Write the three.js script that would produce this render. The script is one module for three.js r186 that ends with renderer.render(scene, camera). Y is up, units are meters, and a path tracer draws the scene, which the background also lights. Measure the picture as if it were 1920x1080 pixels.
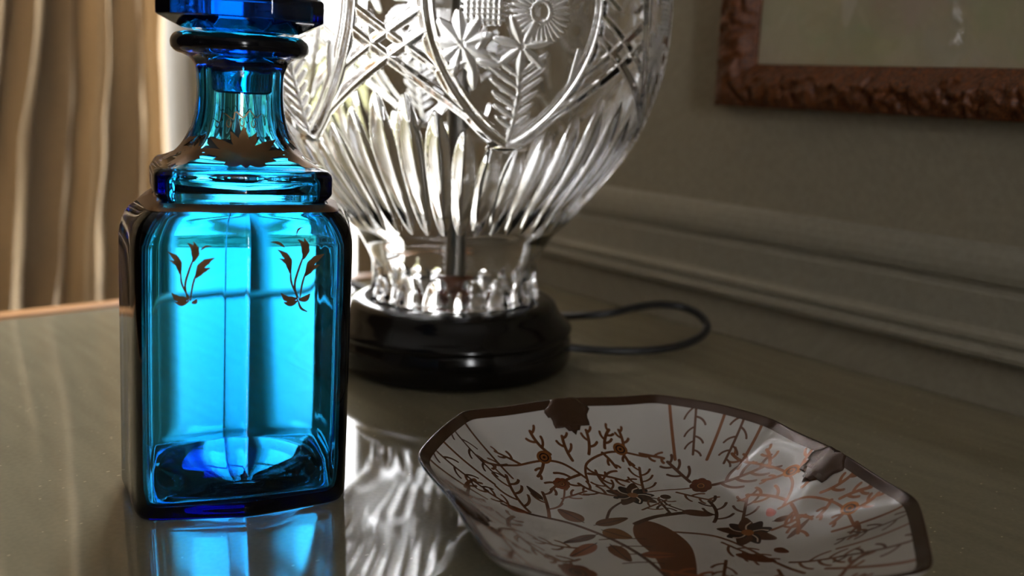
import * as THREE from 'three';
import { mergeGeometries, mergeVertices } from 'three/addons/utils/BufferGeometryUtils.js';
import { RoundedBoxGeometry } from 'three/addons/geometries/RoundedBoxGeometry.js';
import { RectAreaLightUniformsLib } from 'three/addons/lights/RectAreaLightUniformsLib.js';
import { createNoise2D, createNoise3D } from 'simplex-noise';

// ---------------------------------------------------------------- camera, sky, exposure
const scene = new THREE.Scene();
const T = 0.75;                                   // height of the desk top
const camera = new THREE.PerspectiveCamera(31.71, 16 / 9, 0.02, 200);
{
  const yaw = THREE.MathUtils.degToRad(38.878), pitch = THREE.MathUtils.degToRad(11.798), roll = THREE.MathUtils.degToRad(1.987);
  camera.position.set(0, T + 0.16, 0);
  const F = new THREE.Vector3(Math.sin(yaw) * Math.cos(pitch), -Math.sin(pitch), -Math.cos(yaw) * Math.cos(pitch));
  const R = new THREE.Vector3(Math.cos(yaw), 0, Math.sin(yaw));
  const U = new THREE.Vector3().crossVectors(R, F);
  const R2 = R.clone().multiplyScalar(Math.cos(roll)).addScaledVector(U, Math.sin(roll));
  const U2 = U.clone().multiplyScalar(Math.cos(roll)).addScaledVector(R, -Math.sin(roll));
  camera.quaternion.setFromRotationMatrix(new THREE.Matrix4().makeBasis(R2, U2, F.clone().negate()));
  camera.focus = 0.382;
  camera.userData.fStop = 7.0;
}
const renderer = new THREE.WebGLRenderer();
renderer.toneMapping = THREE.LinearToneMapping;
renderer.toneMappingExposure = 1.25;
renderer.shadowMap.enabled = true;
const SKY = [1.0, 1.01, 1.035], SKY_STRENGTH = 11.0;
scene.background = new THREE.Color().setRGB(...SKY);
scene.backgroundIntensity = SKY_STRENGTH;
// the overcast sky through the two windows, as area lights just outside the glass and as bright as the sky itself
RectAreaLightUniformsLib.init();
function skyLight(name, w, h, at, towards) {
  const l = new THREE.RectAreaLight(new THREE.Color().setRGB(...SKY), SKY_STRENGTH, w, h); l.name = name; l.position.set(...at); l.lookAt(...towards); scene.add(l);
}
skyLight('window_daylight', 0.37, 1.08, [0.55, 1.64, -1.08], [0, 1.64, -1.08]);
skyLight('rear_window_daylight', 0.39, 1.46, [-1.09, 1.70, 3.72], [-1.09, 1.70, 0]);

// ---------------------------------------------------------------- helpers
let seed = 7;
const rnd = () => { seed = (seed * 1664525 + 1013904223) >>> 0; return seed / 4294967296; };
const n2 = createNoise2D(rnd), n3 = createNoise3D(rnd);
const lin = (r, g, b) => new THREE.Color().setRGB(r, g, b);
const clamp = (x, a, b) => Math.max(a, Math.min(b, x)), mix = (a, b, t) => a + (b - a) * t;
const sstep = (a, b, x) => { const t = clamp((x - a) / (b - a), 0, 1); return t * t * (3 - 2 * t); };
const mat = (o) => new THREE.MeshStandardMaterial(o), phys = (o) => new THREE.MeshPhysicalMaterial(o);
function add(name, geo, m, parent = scene) {
  const o = new THREE.Mesh(geo, m); o.name = name; o.castShadow = o.receiveShadow = true; parent.add(o); return o;
}
function thing(name, label, category, [x, y, z], turn = 0, group) {
  const g = new THREE.Group(); g.name = name; g.position.set(x, y, z); g.rotation.y = turn; g.userData = { label, category };
  if (group) g.userData.group = group;
  scene.add(g); return g;
}
function struct(name, geo, m, label) { const o = add(name, geo, m); o.userData = { kind: 'structure', label, category: name.split('_')[0] }; return o; }
function box(x0, x1, y0, y1, z0, z1) {            // uv in metres on every face
  const g = new THREE.BoxGeometry(x1 - x0, y1 - y0, z1 - z0); g.translate((x0 + x1) / 2, (y0 + y1) / 2, (z0 + z1) / 2); return metreUV(g);
}
function metreUV(g0) {
  const g = g0.index ? g0.toNonIndexed() : g0, p = g.attributes.position, n = g.attributes.normal, uv = new Float32Array(p.count * 2);
  for (let i = 0; i < p.count; i++) {
    const ax = Math.abs(n.getX(i)), ay = Math.abs(n.getY(i)), az = Math.abs(n.getZ(i));
    const [u, v] = ay >= ax && ay >= az ? [p.getX(i), p.getZ(i)] : ax >= az ? [p.getZ(i), p.getY(i)] : [p.getX(i), p.getY(i)];
    uv[2 * i] = u; uv[2 * i + 1] = v;
  }
  g.setAttribute('uv', new THREE.BufferAttribute(uv, 2)); return g;
}
// a grid of nu x nv points, closed round u when asked; flip turns the faces
function grid(nu, nv, fn, closed = true, flip = false, uvfn) {
  const pos = new Float32Array(nu * nv * 3), uv = new Float32Array(nu * nv * 2), idx = [];
  for (let j = 0; j < nv; j++) for (let i = 0; i < nu; i++) {
    const u = closed ? i / nu : i / (nu - 1), v = j / (nv - 1), k = j * nu + i, p = fn(u, v, i, j);
    pos.set(p, k * 3); uv.set(uvfn ? uvfn(p, u, v) : [u, v], k * 2);
  }
  const iu = closed ? nu : nu - 1;
  for (let j = 0; j < nv - 1; j++) for (let i = 0; i < iu; i++) {
    const a = j * nu + i, b = j * nu + (i + 1) % nu, c = a + nu, d = b + nu;
    if (flip) idx.push(a, c, b, b, c, d); else idx.push(a, b, c, b, d, c);
  }
  const g = new THREE.BufferGeometry();
  g.setAttribute('position', new THREE.BufferAttribute(pos, 3)); g.setAttribute('uv', new THREE.BufferAttribute(uv, 2));
  g.setIndex(idx); g.computeVertexNormals(); return g;
}
// rows of numbers interpolated along a smooth curve through them
function smoothRows(rows, per) {
  const out = [], n = rows.length, at = (i) => rows[clamp(i, 0, n - 1)];
  for (let i = 0; i < n - 1; i++) for (let s = 0; s < per; s++) {
    const t = s / per, a = at(i - 1), b = at(i), c = at(i + 1), d = at(i + 2);
    out.push(b.map((_, k) => {
      const m1 = (c[k] - a[k]) / 2, m2 = (d[k] - b[k]) / 2, t2 = t * t, t3 = t2 * t;
      let m1c = m1, m2c = m2; const s0 = c[k] - b[k];                          // monotone tangents
      if (s0 === 0) { m1c = m2c = 0; } else { m1c = (b[k] - a[k]) * s0 <= 0 ? 0 : Math.sign(s0) * Math.min(Math.abs(m1), 3 * Math.abs(s0), 3 * Math.abs(b[k] - a[k])); m2c = (d[k] - c[k]) * s0 <= 0 ? 0 : Math.sign(s0) * Math.min(Math.abs(m2), 3 * Math.abs(s0), 3 * Math.abs(d[k] - c[k])); }
      return (2 * t3 - 3 * t2 + 1) * b[k] + (t3 - 2 * t2 + t) * m1c + (-2 * t3 + 3 * t2) * c[k] + (t3 - t2) * m2c;
    }));
  }
  out.push(rows[n - 1]); return out;
}
function revolve(rows, nu, flip) { return grid(nu, rows.length, (u, v, i, j) => { const f = u * 2 * Math.PI; return [rows[j][1] * Math.sin(f), rows[j][0], rows[j][1] * Math.cos(f)]; }, true, flip); }
function tube(pts, radius, seg = 80, radial = 10) { return new THREE.TubeGeometry(new THREE.CatmullRomCurve3(pts.map((p) => new THREE.Vector3(...p))), seg, radius, radial); }
// fine paint or dust grain as a small tiling texture
function noiseTex(size, fn, srgb = true) {
  const d = new Uint8Array(size * size * 4);
  for (let y = 0; y < size; y++) for (let x = 0; x < size; x++) { const c = fn(x / size, y / size); for (let k = 0; k < 3; k++) d[(y * size + x) * 4 + k] = clamp(Math.round(255 * (Array.isArray(c) ? c[k] : c)), 0, 255); d[(y * size + x) * 4 + 3] = 255; }
  const t = new THREE.DataTexture(d, size, size); t.wrapS = t.wrapT = THREE.RepeatWrapping; t.magFilter = THREE.LinearFilter; t.minFilter = THREE.LinearMipmapLinearFilter; if (srgb) t.colorSpace = THREE.SRGBColorSpace; t.needsUpdate = true; return t;
}
const tileN = (u, v, k) => { const a = u * 2 * Math.PI, b = v * 2 * Math.PI; return n3(k * Math.cos(a) + 7, k * Math.sin(a) + 3 * Math.cos(b) * k / 3, k * Math.sin(b)); };

// ---------------------------------------------------------------- the room
const XW = 0.512, ZW = -1.32, XL = -3.4, ZF = 3.6, H = 2.6;
const grain = noiseTex(256, (u, v) => 0.93 + 0.03 * tileN(u, v, 9) + 0.02 * tileN(u, v, 27));
grain.repeat.set(3, 3);
const bumpT = noiseTex(256, (u, v) => 0.5 + 0.3 * tileN(u, v, 20) + 0.2 * tileN(u, v, 40), false); bumpT.repeat.set(8, 8);
const M = {
  wall: mat({ color: lin(0.37, 0.325, 0.235), roughness: 0.75, map: grain, bumpMap: bumpT, bumpScale: 0.00008 }),
  trim: mat({ color: lin(0.34, 0.31, 0.24), roughness: 0.45, map: grain }),
  ceiling: mat({ color: lin(0.7, 0.69, 0.66), roughness: 0.9 }),
  floor: mat({ color: lin(0.16, 0.09, 0.05), roughness: 0.4 }),
  white: mat({ color: lin(0.62, 0.61, 0.58), roughness: 0.45 }),
  pane: phys({ color: 0xffffff, transmission: 1, thickness: 0, roughness: 0, ior: 1.5 }),
};
struct('floor', box(XL - 0.15, XW + 0.15, -0.1, 0, ZW - 0.15, ZF + 0.15), M.floor, 'dark wooden floor of the room');
struct('ceiling', box(XL - 0.15, XW + 0.15, H, H + 0.1, ZW - 0.15, ZF + 0.15), M.ceiling, 'pale plain ceiling of the room');
// the wall beside the desk; past the end of the desk a tall window reaches almost to the corner
const W1 = { z0: -1.275, z1: -0.885, y0: 0.55, y1: 2.2 };
struct('wall_right', mergeGeometries([box(XW, XW + 0.15, 0, H, W1.z1, ZF + 0.15), box(XW, XW + 0.02, 0, W1.y0, ZW - 0.04, W1.z1), box(XW, XW + 0.02, W1.y1, H, ZW - 0.04, W1.z1), box(XW, XW + 0.02, W1.y0, W1.y1, ZW - 0.04, W1.z0)]), M.wall, 'grey beige painted wall behind the desk and lamp');
const addedDark = phys({ color: lin(0.05, 0.028, 0.016), roughness: 0.4 });  // invented dark finish, out of view, darkens what the decanter edge mirrors
struct('wall_left', box(XL - 0.15, XL, 0, H, ZW - 0.15, ZF + 0.15), addedDark, 'unseen wall across the room, made dark to dim its reflection in the decanter');
struct('trim_2', box(XL, -0.40, 0, 2.3, ZW, ZW + 0.02), addedDark, 'added unseen dark sheet left of the curtain that dims reflections in the decanter');  // added sheet, unseen, only there to be mirrored dark in the blue glass
struct('wall_back', box(XL, XW, 0, H, ZW - 0.04, ZW), M.white, 'off white wall behind the tan curtain');
// the wall behind the camera with a second window
const W2 = { x0: -1.30, x1: -0.88, y0: 0.95, y1: 2.45 };
struct('wall_front', mergeGeometries([box(XL, W2.x0, 0, H, ZF, ZF + 0.15), box(W2.x1, XW, 0, H, ZF, ZF + 0.15), box(W2.x0, W2.x1, 0, W2.y0, ZF, ZF + 0.15), box(W2.x0, W2.x1, W2.y1, H, ZF, ZF + 0.15)]), M.wall, 'painted wall behind the viewer with a second window');
function windowUnit(name, w, h, posts, rails, label, at, turn) {
  const g = new THREE.Group(); g.name = name; g.position.set(...at); g.rotation.y = turn; g.userData = { kind: 'structure', label, category: 'window' }; scene.add(g);
  const t = 0.006;
  add('window_frame', mergeGeometries([box(-w, -w + 0.012, 0, h, -t, t), box(w - 0.012, w, 0, h, -t, t), box(-w, w, 0, 0.03, -t, t), box(-w, w, h - 0.03, h, -t, t)]), M.white, g);
  for (const x of posts) add('window_post', new RoundedBoxGeometry(0.012, h, 0.016, 2, 0.003).translate(x, h / 2, 0), M.white, g);
  for (const y of rails) add('glazing_bar', box(-w, w, y - 0.008, y + 0.008, -t, t), M.white, g);
  add('pane', new THREE.PlaneGeometry(2 * w, h).translate(0, h / 2, 0), M.pane, g);
  return g;
}
windowUnit('window_1', (W1.z1 - W1.z0) / 2, W1.y1 - W1.y0, [], [0.72, 1.2], 'bright tall window past the end of the desk behind the lamp', [XW + 0.01, W1.y0, (W1.z0 + W1.z1) / 2], Math.PI / 2);
windowUnit('window_2', (W2.x1 - W2.x0) / 2, W2.y1 - W2.y0, [0], [0.6], 'white framed window in the wall behind the viewer', [(W2.x0 + W2.x1) / 2, W2.y0, ZF + 0.06], 0);
// chair rail along the wall behind the desk
{
  const p = [[0, 0.776], [0.008, 0.776], [0.0115, 0.778], [0.0122, 0.7805], [0.0112, 0.783], [0.0092, 0.7838], [0.0092, 0.785], [0.0108, 0.7868], [0.0105, 0.7892], [0.0085, 0.7905], [0.0075, 0.7925], [0.0068, 0.802], [0.0068, 0.8095], [0.0052, 0.8105], [0.0044, 0.8125], [0.0052, 0.8145], [0.0070, 0.8162], [0.0076, 0.8200], [0.0070, 0.8245], [0.0054, 0.8290], [0.0034, 0.8325], [0, 0.8350]];
  const pts = []; for (let i = 0; i < p.length; i++) pts.push(p[i]);
  const s = new THREE.Shape(pts.map(([a, b]) => new THREE.Vector2(-a, b)));
  const g = new THREE.ExtrudeGeometry(s, { depth: ZF - W1.z1, bevelEnabled: false }); g.translate(XW, 0, W1.z1);
  struct('trim_1', metreUV(g), M.trim, 'moulded chair rail running along the wall behind the desk');
}


// ---------------------------------------------------------------- garden seen through the window glass
struct('ground', box(XW + 0.16, 16, -0.5, -0.4, -22, 10), mat({ color: lin(0.50, 0.48, 0.43), roughness: 1, map: grain }), 'pale stone terrace outside the window');
{
  const gs = [];
  for (let i = 0; i < 1500; i++) {
    const zc = -16 + 20 * rnd(), x = 4.6 + 1.6 * rnd(), top = 0.9 + 0.55 * n2(zc * 0.7, 3), y = -0.4 + top * 1.25 * Math.pow(rnd(), 0.7), s = 0.12 + 0.16 * rnd();
    const g = new THREE.IcosahedronGeometry(s, 0); g.scale(0.6, 0.7, 1); g.rotateY(rnd() * 6); g.rotateX(rnd() * 3); g.translate(x, y, zc); gs.push(g);
  }
  const o = add('hedge', mergeGeometries(gs), mat({ color: lin(0.30, 0.30, 0.16), roughness: 0.9 }));
  o.userData = { kind: 'stuff', label: 'loose green garden hedge outside the window', category: 'hedge' };
}

// ---------------------------------------------------------------- curtain
{
  const g0 = thing('curtain', 'tan pleated fabric curtain hanging past the end of the desk', 'curtain', [0, 0, 0]);
  const x0 = -0.35, x1 = 0.462, y0 = 0.12, y1 = 2.3, n = 900;
  const folds = []; { let x = x1; const ws = [0.028, 0.052, 0.040, 0.048, 0.036], ds = [0.030, 0.060, 0.046, 0.064, 0.050]; let i = 0; while (x > x0) { const w = ws[i] ?? 0.038 + 0.020 * rnd(), d = ds[i] ?? 0.044 + 0.024 * rnd(); folds.unshift([x - w, w, d, 0.05 + 0.05 * rnd()]); x -= w; i++; } }
  const pleat = (u, y) => {                        // pleats that fold back over themselves
    const f = clamp(u, 0, 0.99999) * folds.length, k = Math.floor(f), t = f - k, [a, w, d, s] = folds[k], ph = t * 2 * Math.PI, q = 1 + 0.25 * n2(k * 3.7, y * 2.5);
    return [a + w * (t - s * q * Math.sin(2 * ph) - (k % 2 ? 0.10 : -0.07) * Math.sin(ph)), d * q * (0.5 * (1 - Math.cos(ph)) + 0.10 * Math.sin(3 * ph + k) * Math.sin(ph / 2))];
  };
  const g = grid(n, 110, (u, v) => {
    const y = mix(y0, y1, v), e = (y - T) / 0.22, [xx, zz] = pleat(u, y);
    const wob = 0.003 * n2(xx * 9, y * 2.2) + 0.0022 * n2(xx * 25 + 9, y * 7);
    const lean = 0.030 * clamp(e, -2, 1.2) * sstep(0.0, 0.2, x1 - xx);
    return [xx + lean + wob * (1 - 0.7 * sstep(0.9, 1, u)), y, -1.275 + zz + wob * 0.8];
  }, false, false, (p, u, v) => [u * 2.2, v * 2.2]);
  const weave = noiseTex(256, (u, v) => 0.86 + 0.06 * Math.sin(u * 2 * Math.PI * 64) * Math.sin(v * 2 * Math.PI * 64) + 0.06 * tileN(u, v, 12)); weave.repeat.set(6, 6);
  const fabric = add('fabric', g, phys({ color: lin(0.50, 0.36, 0.205), map: weave, roughness: 1, transmission: 0.13, thickness: 0, sheen: 0.15, sheenRoughness: 0.5, sheenColor: lin(0.8, 0.7, 0.5), side: THREE.DoubleSide }), g0);
  add('hem', grid(n, 5, (u, v) => { const [x, z] = pleat(u, y0); return [x - 0.06 * sstep(0.0, 0.2, x1 - x), y0 - 0.004 + 0.004 * Math.sin(v * Math.PI * 2), -1.275 + z + 0.003 * Math.cos(v * Math.PI * 2)]; }, false), mat({ color: lin(0.45, 0.31, 0.17), roughness: 0.9 }), fabric);
}

// ---------------------------------------------------------------- desk
{
  const zE = -0.692, d = thing('desk', 'olive beige polished desk under the blue decanter, lamp and dish', 'desk', [0, 0, 0]);
  const dust = noiseTex(1024, (u, v) => { return 0.62 + 0.02 * n2(u * 40, v * 6) + 0.015 * n2(u * 160, v * 160); });
  const speck = dust.image.data;
  for (let i = 0; i < 900; i++) { const x = Math.floor(rnd() * 1024), y = Math.floor(rnd() * 1024), k = (y * 1024 + x) * 4, l = 1 + Math.floor(rnd() * 2.2); for (let j = 0; j < l; j++) for (let c = 0; c < 3; c++) speck[Math.min(k + j * 4 + c, speck.length - 1)] = 242; }
  dust.repeat.set(2.2, 2.2); dust.needsUpdate = true;
  const top = phys({ color: lin(0.70, 0.61, 0.395), map: dust, roughness: 0.06, ior: 1.5 });
  const wood = phys({ color: lin(0.58, 0.29, 0.115), roughness: 0.35 });
  const dark = mat({ color: lin(0.20, 0.17, 0.11), roughness: 0.4 });
  add('desk_top', box(-0.12, XW - 0.001, T - 0.028, T, zE + 0.014, 1.05), top, d);
  add('edge_band', new RoundedBoxGeometry(0.012 + XW - 0.001 + 0.12, 0.0325, 0.0160, 3, 0.0022).translate((XW - 0.133) / 2, T - 0.01425, zE + 0.0060), wood, d);
  add('front_band', new RoundedBoxGeometry(0.012, 0.030, 1.05 - zE - 0.014, 3, 0.003).translate(-0.126, T - 0.0145, (1.05 + zE + 0.014) / 2), wood, d);
  add('apron', mergeGeometries([box(-0.09, XW - 0.03, T - 0.14, T - 0.028, zE + 0.04, zE + 0.06), box(-0.09, XW - 0.03, T - 0.14, T - 0.028, 1.0, 1.02), box(-0.09, -0.07, T - 0.14, T - 0.028, zE + 0.06, 1.0)]), dark, d);
  for (const [x, z] of [[-0.07, zE + 0.06], [XW - 0.05, zE + 0.06], [-0.07, 1.0], [XW - 0.05, 1.0]]) add('leg', new THREE.CylinderGeometry(0.024, 0.014, T - 0.028, 20).translate(x, (T - 0.028) / 2, z), dark, d);
}

// ---------------------------------------------------------------- blue decanter
const BX = 0.1553, BZ = -0.3640, LEANX = 0.030, TILT = 0.024, BTURN = -0.335;
const blueGlass = phys({ color: 0xffffff, transmission: 1, thickness: 0.02, roughness: 0, ior: 1.5, attenuationColor: lin(0.03, 0.385, 0.70), attenuationDistance: 0.0070 });
const gilt = phys({ color: lin(0.21, 0.115, 0.05), metalness: 0.8, roughness: 0.36 });
const A = 0.0370, B = 0.0058, bodyA = (y) => mix(0.0370, 0.0371, clamp(y / 0.1, 0, 1));
function squareR(f, a, b, cut) {                  // a square with softly ridged sides and cut corners
  const s = Math.sin(f), c = Math.cos(f), be = Math.atan2(b, a), d = (a + b) * Math.cos(be), pw = 22;
  let sum = 0;
  for (let k = 0; k < 4; k++) {
    const g = k * Math.PI / 2;
    const t1 = Math.max(0, Math.cos(f - g - be)) / d, t2 = Math.max(0, Math.cos(f - g + be)) / d;
    const m = Math.max(t1, t2), e = Math.min(t1, t2);
    const side = m + 0.000 * e, soft = Math.pow(Math.pow(m, 260) * 1 + Math.pow(e, 260), 1 / 260) || side;
    sum += Math.pow(Math.max(isFinite(soft) && soft > 0 ? soft : side, 0) * a, pw);
    const ch = Math.max(0, Math.cos(f - g - Math.PI / 4)) / cut; sum += Math.pow(ch * a, pw);
  }
  return a / Math.pow(sum, 1 / pw);
}
function octR(f, r, pw = 60) { let s = 0; for (let k = 0; k < 8; k++) s += Math.pow(Math.max(0, Math.cos(f - k * Math.PI / 4)), pw); return r / Math.pow(s, 1 / pw); }
// y, half width, how square, ridge, how faceted
const bottleOuter = [
  [0.0008, 0.0, 0, 0, 0], [0.0008, 0.010, 0, 0, 0], [0.0007, 0.020, 0, 0, 0], [0.0005, 0.027, 0.1, 0, 0], [0.0002, 0.0305, 0.4, 0.4, 0], [0.0, 0.0342, 0.95, 1, 0], [0.0006, 0.0358, 1, 1, 0], [0.0022, 0.0367, 1, 1, 0], [0.005, 0.0370, 1, 1, 0], ...[0.02, 0.04, 0.06, 0.08, 0.092].map((y) => [y, bodyA(y), 1, 1, 0]), [0.0960, 0.03705, 1, 1, 0],
  [0.1000, 0.0368, 1, 1, 0], [0.1038, 0.0361, 1, 1, 0], [0.1070, 0.0349, 1, 0.95, 0], [0.1095, 0.0332, 1, 0.85, 0], [0.1113, 0.0313, 1, 0.65, 0], [0.1124, 0.0297, 1, 0.45, 0], [0.1129, 0.0286, 1, 0.35, 0], [0.1134, 0.0284, 1, 0.3, 0], [0.1142, 0.0292, 1, 0.3, 0], [0.1156, 0.0302, 1, 0.3, 0], [0.1172, 0.0306, 1, 0.3, 0], [0.1215, 0.0306, 1, 0.3, 0], [0.1233, 0.0302, 1, 0.3, 0], [0.1245, 0.0291, 1, 0.3, 0], [0.1251, 0.0276, 0.95, 0.2, 0],
  [0.1262, 0.0256, 0.85, 0.1, 0.1], [0.1284, 0.0230, 0.6, 0, 0.2], [0.1316, 0.0204, 0.3, 0, 0.34], [0.1360, 0.0181, 0.1, 0, 0.42], [0.1410, 0.0166, 0, 0, 0.42], [0.1460, 0.0158, 0, 0, 0.42], [0.1520, 0.0155, 0, 0, 0.42], [0.1570, 0.0157, 0, 0, 0.42], [0.1600, 0.0163, 0, 0, 0.7], [0.1622, 0.0178, 0, 0, 0.3], [0.1634, 0.0202, 0, 0, 0], [0.1642, 0.0226, 0, 0, 0], [0.1656, 0.0241, 0, 0, 0], [0.1676, 0.0246, 0, 0, 0], [0.1694, 0.0242, 0, 0, 0], [0.1708, 0.0230, 0, 0, 0], [0.1714, 0.0210, 0, 0, 0], [0.1714, 0.0160, 0, 0, 0],
];
const bottleInner = [
  [0.1706, 0.0140, 0, 0, 0], [0.1690, 0.0132, 0, 0, 0], [0.1600, 0.0131, 0, 0, 0], [0.1500, 0.0128, 0, 0, 0], [0.1420, 0.0132, 0, 0, 0], [0.1360, 0.0148, 0.1, 0, 0], [0.1310, 0.0173, 0.4, 0, 0], [0.1272, 0.0204, 0.8, 0, 0], [0.1240, 0.0238, 1, 0, 0], [0.1200, 0.0264, 1, 0.2, 0], [0.1165, 0.0264, 1, 0.3, 0], [0.1135, 0.0250, 1, 0.3, 0], [0.1112, 0.0244, 1, 0.3, 0], [0.1088, 0.0268, 1, 0.5, 0], [0.1066, 0.0296, 1, 0.62, 0], [0.1036, 0.0318, 1, 0.62, 0], [0.1000, 0.0333, 1, 0.62, 0], [0.0950, 0.0340, 1, 0.62, 0], [0.06, 0.0341, 1, 0.62, 0], [0.024, 0.0341, 1, 0.62, 0], [0.0095, 0.0339, 1, 0.62, 0], [0.0056, 0.0332, 1, 0.5, 0], [0.0042, 0.0320, 0.9, 0.4, 0], [0.0050, 0.0302, 0.5, 0.2, 0], [0.0072, 0.0272, 0.1, 0, 0], [0.0092, 0.0210, 0, 0, 0], [0.0101, 0.0115, 0, 0, 0], [0.0103, 0.0, 0, 0, 0],
];
// the hand-blown bottle leans a little and its neck sits slightly askew
function bottlePoint(row, f, off = 0) {
  const [y, a, sq, rg, fc] = row;
  if (a < 1e-6) return [LEANX * y, y, 0];
  const rr = mix(a, octR(f, a), fc), r = (sq > 0 ? mix(rr, squareR(f, a, B * rg * (a / A), a * 1.5), sq) : rr) + off;
  return [r * Math.sin(f) + LEANX * y, y - TILT * r * Math.sin(f) * sstep(0.07, 0.135, y), r * Math.cos(f)];
}
{
  const d = thing('glass_decanter', 'square blue glass decanter with gilt sprays and faceted neck on the desk', 'decanter', [BX, T, BZ], BTURN);
  const outer = smoothRows(bottleOuter, 5), inner = smoothRows(bottleInner, 5), rows = outer.concat(inner);
  add('glass_body', grid(360, rows.length, (u, v, i, j) => bottlePoint(rows[j], u * 2 * Math.PI)), blueGlass, d);
  // gilt line round the shoulder
  const band = outer.filter((r) => r[0] > 0.1090 && r[0] < 0.1128 && r[1] < 0.0326 && r[1] > 0.0290);
  add('gilt_band', grid(360, band.length, (u, v, i, j) => { const p = bottlePoint(band[j], u * 2 * Math.PI, 0.00015); p[1] += 0.0002; return p; }), gilt, d);
  const lip = outer.filter((r) => r[0] > 0.1655 && r[0] <= 0.1714 && r[1] > 0.0225);
  add('gilt_lip', grid(200, lip.length, (u, v, i, j) => bottlePoint(lip[j], u * 2 * Math.PI, 0.00012)), phys({ color: lin(0.004, 0.004, 0.006), specularIntensity: 0.6, roughness: 0.12 }), d);
  // painted leaves: blades and strokes laid on a surface
  const frontFace = (x, y) => { const r = bottlePoint([y, bodyA(y), 1, 1, 0], Math.atan2(x, bodyA(y) + B * 0.7)); return [x + LEANX * y, y, r[2] + 0.00025]; };
  const blade = (map, x0, y0, x1, y1, w, bend, lobes = 0) => grid(14, 7, (u, v) => {
    const t = u, s = v * 2 - 1, dx = x1 - x0, dy = y1 - y0, l = Math.hypot(dx, dy), nx = -dy / l, ny = dx / l;
    const c = bend * Math.sin(Math.PI * t * 0.9) * l, hw = w * Math.pow(Math.sin(Math.PI * Math.pow(clamp(t, 0.02, 0.985), 0.8)), 0.75) * (1 - 0.22 * lobes * Math.abs(Math.sin(t * 9)));
    return map(x0 + dx * t + nx * (c + s * hw), y0 + dy * t + ny * (c + s * hw));
  }, false);
  const line = (map, pts, w) => { const cv = new THREE.CatmullRomCurve3(pts.map(([x, y]) => new THREE.Vector3(x, y, 0))); return grid(28, 3, (u, v) => { const p = cv.getPoint(u), t = cv.getTangent(u), s = (v * 2 - 1) * w * (0.4 + 0.6 * Math.sin(Math.PI * clamp(u, 0.03, 0.97))); return map(p.x - t.y * s, p.y + t.x * s); }, false); };
  function spray(cx, cy, k, faded) {
    const m = (x, y) => frontFace(cx + x * k, cy + y * k), S = 0.001;
    const g = [
      line(m, [[0, -10 * S], [-1.2 * S, -4 * S], [0.2 * S, 2 * S], [2.4 * S, 8 * S]], 0.00042), line(m, [[0.6 * S, -9.5 * S], [-2.4 * S, -3 * S], [-2.8 * S, 3 * S]], 0.00036), line(m, [[0.6 * S, -9.5 * S], [1.6 * S, -3 * S], [3.6 * S, 3 * S]], 0.00036),
      blade(m, -2.8 * S, 1 * S, -7.8 * S, 8.6 * S, 0.0013, -0.18, 1), blade(m, -3.0 * S, 0.5 * S, -7.2 * S, 5.4 * S, 0.0010, -0.25, 1), blade(m, -2.9 * S, 1 * S, -3.2 * S, 7 * S, 0.0007, 0.1),
      blade(m, 1.6 * S, 5 * S, 1.4 * S, 12.6 * S, 0.0014, -0.15, 1), blade(m, 1.4 * S, 7 * S, -0.8 * S, 12.0 * S, 0.0009, -0.25), blade(m, 1.8 * S, 6 * S, 4.0 * S, 10.2 * S, 0.0008, 0.2),
      blade(m, 2.6 * S, -0.5 * S, 9.4 * S, 6.2 * S, 0.0016, 0.16, 1), blade(m, 2.4 * S, -1 * S, 7.8 * S, 2.6 * S, 0.0011, 0.12, 1),
      blade(m, -0.2 * S, -9 * S, -5.8 * S, -6.2 * S, 0.0013, 0.22, 1), blade(m, 0, -9.8 * S, -5.0 * S, -9.6 * S, 0.0009, 0.2),
    ];
    if (!faded) g.push(blade(m, 0.4 * S, -9.6 * S, 4.2 * S, -7.2 * S, 0.0011, -0.2), line(m, [[0, -9.5 * S], [1.2 * S, -12.5 * S], [3.4 * S, -14 * S]], 0.0004), blade(m, -5.0 * S, 9.6 * S, -10.0 * S, 11.4 * S, 0.0005, -0.15), blade(m, -1 * S, 13.4 * S, 2.0 * S, 16.2 * S, 0.0004, 0.3));
    else g.push(blade(m, 1.2 * S, -10.6 * S, 2.8 * S, -8.8 * S, 0.0008, -0.2), blade(m, 4.2 * S, 9.4 * S, 8.2 * S, 10.6 * S, 0.0004, 0.2));
    return mergeGeometries(g);
  }
  add('gilt_spray', spray(-0.0196, 0.0900, 0.92, true), gilt, d);
  add('gilt_spray', spray(0.0172, 0.0895, 1.0, false), gilt, d);
  // gilt flowers on the slope under the neck, one on each side
  const slope = outer.filter((r) => r[0] > 0.1238 && r[0] < 0.150);
  const onSlope = (f0) => (x, y) => {             // y: height on the bottle, x: metres round it
    let j = 0; while (j < slope.length - 2 && slope[j + 1][0] < y) j++;
    const t = clamp((y - slope[j][0]) / (slope[j + 1][0] - slope[j][0]), 0, 1), row = slope[j].map((q, k) => mix(q, slope[j + 1][k], t));
    return bottlePoint(row, f0 + x / row[1], 0.0002);
  };
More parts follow.
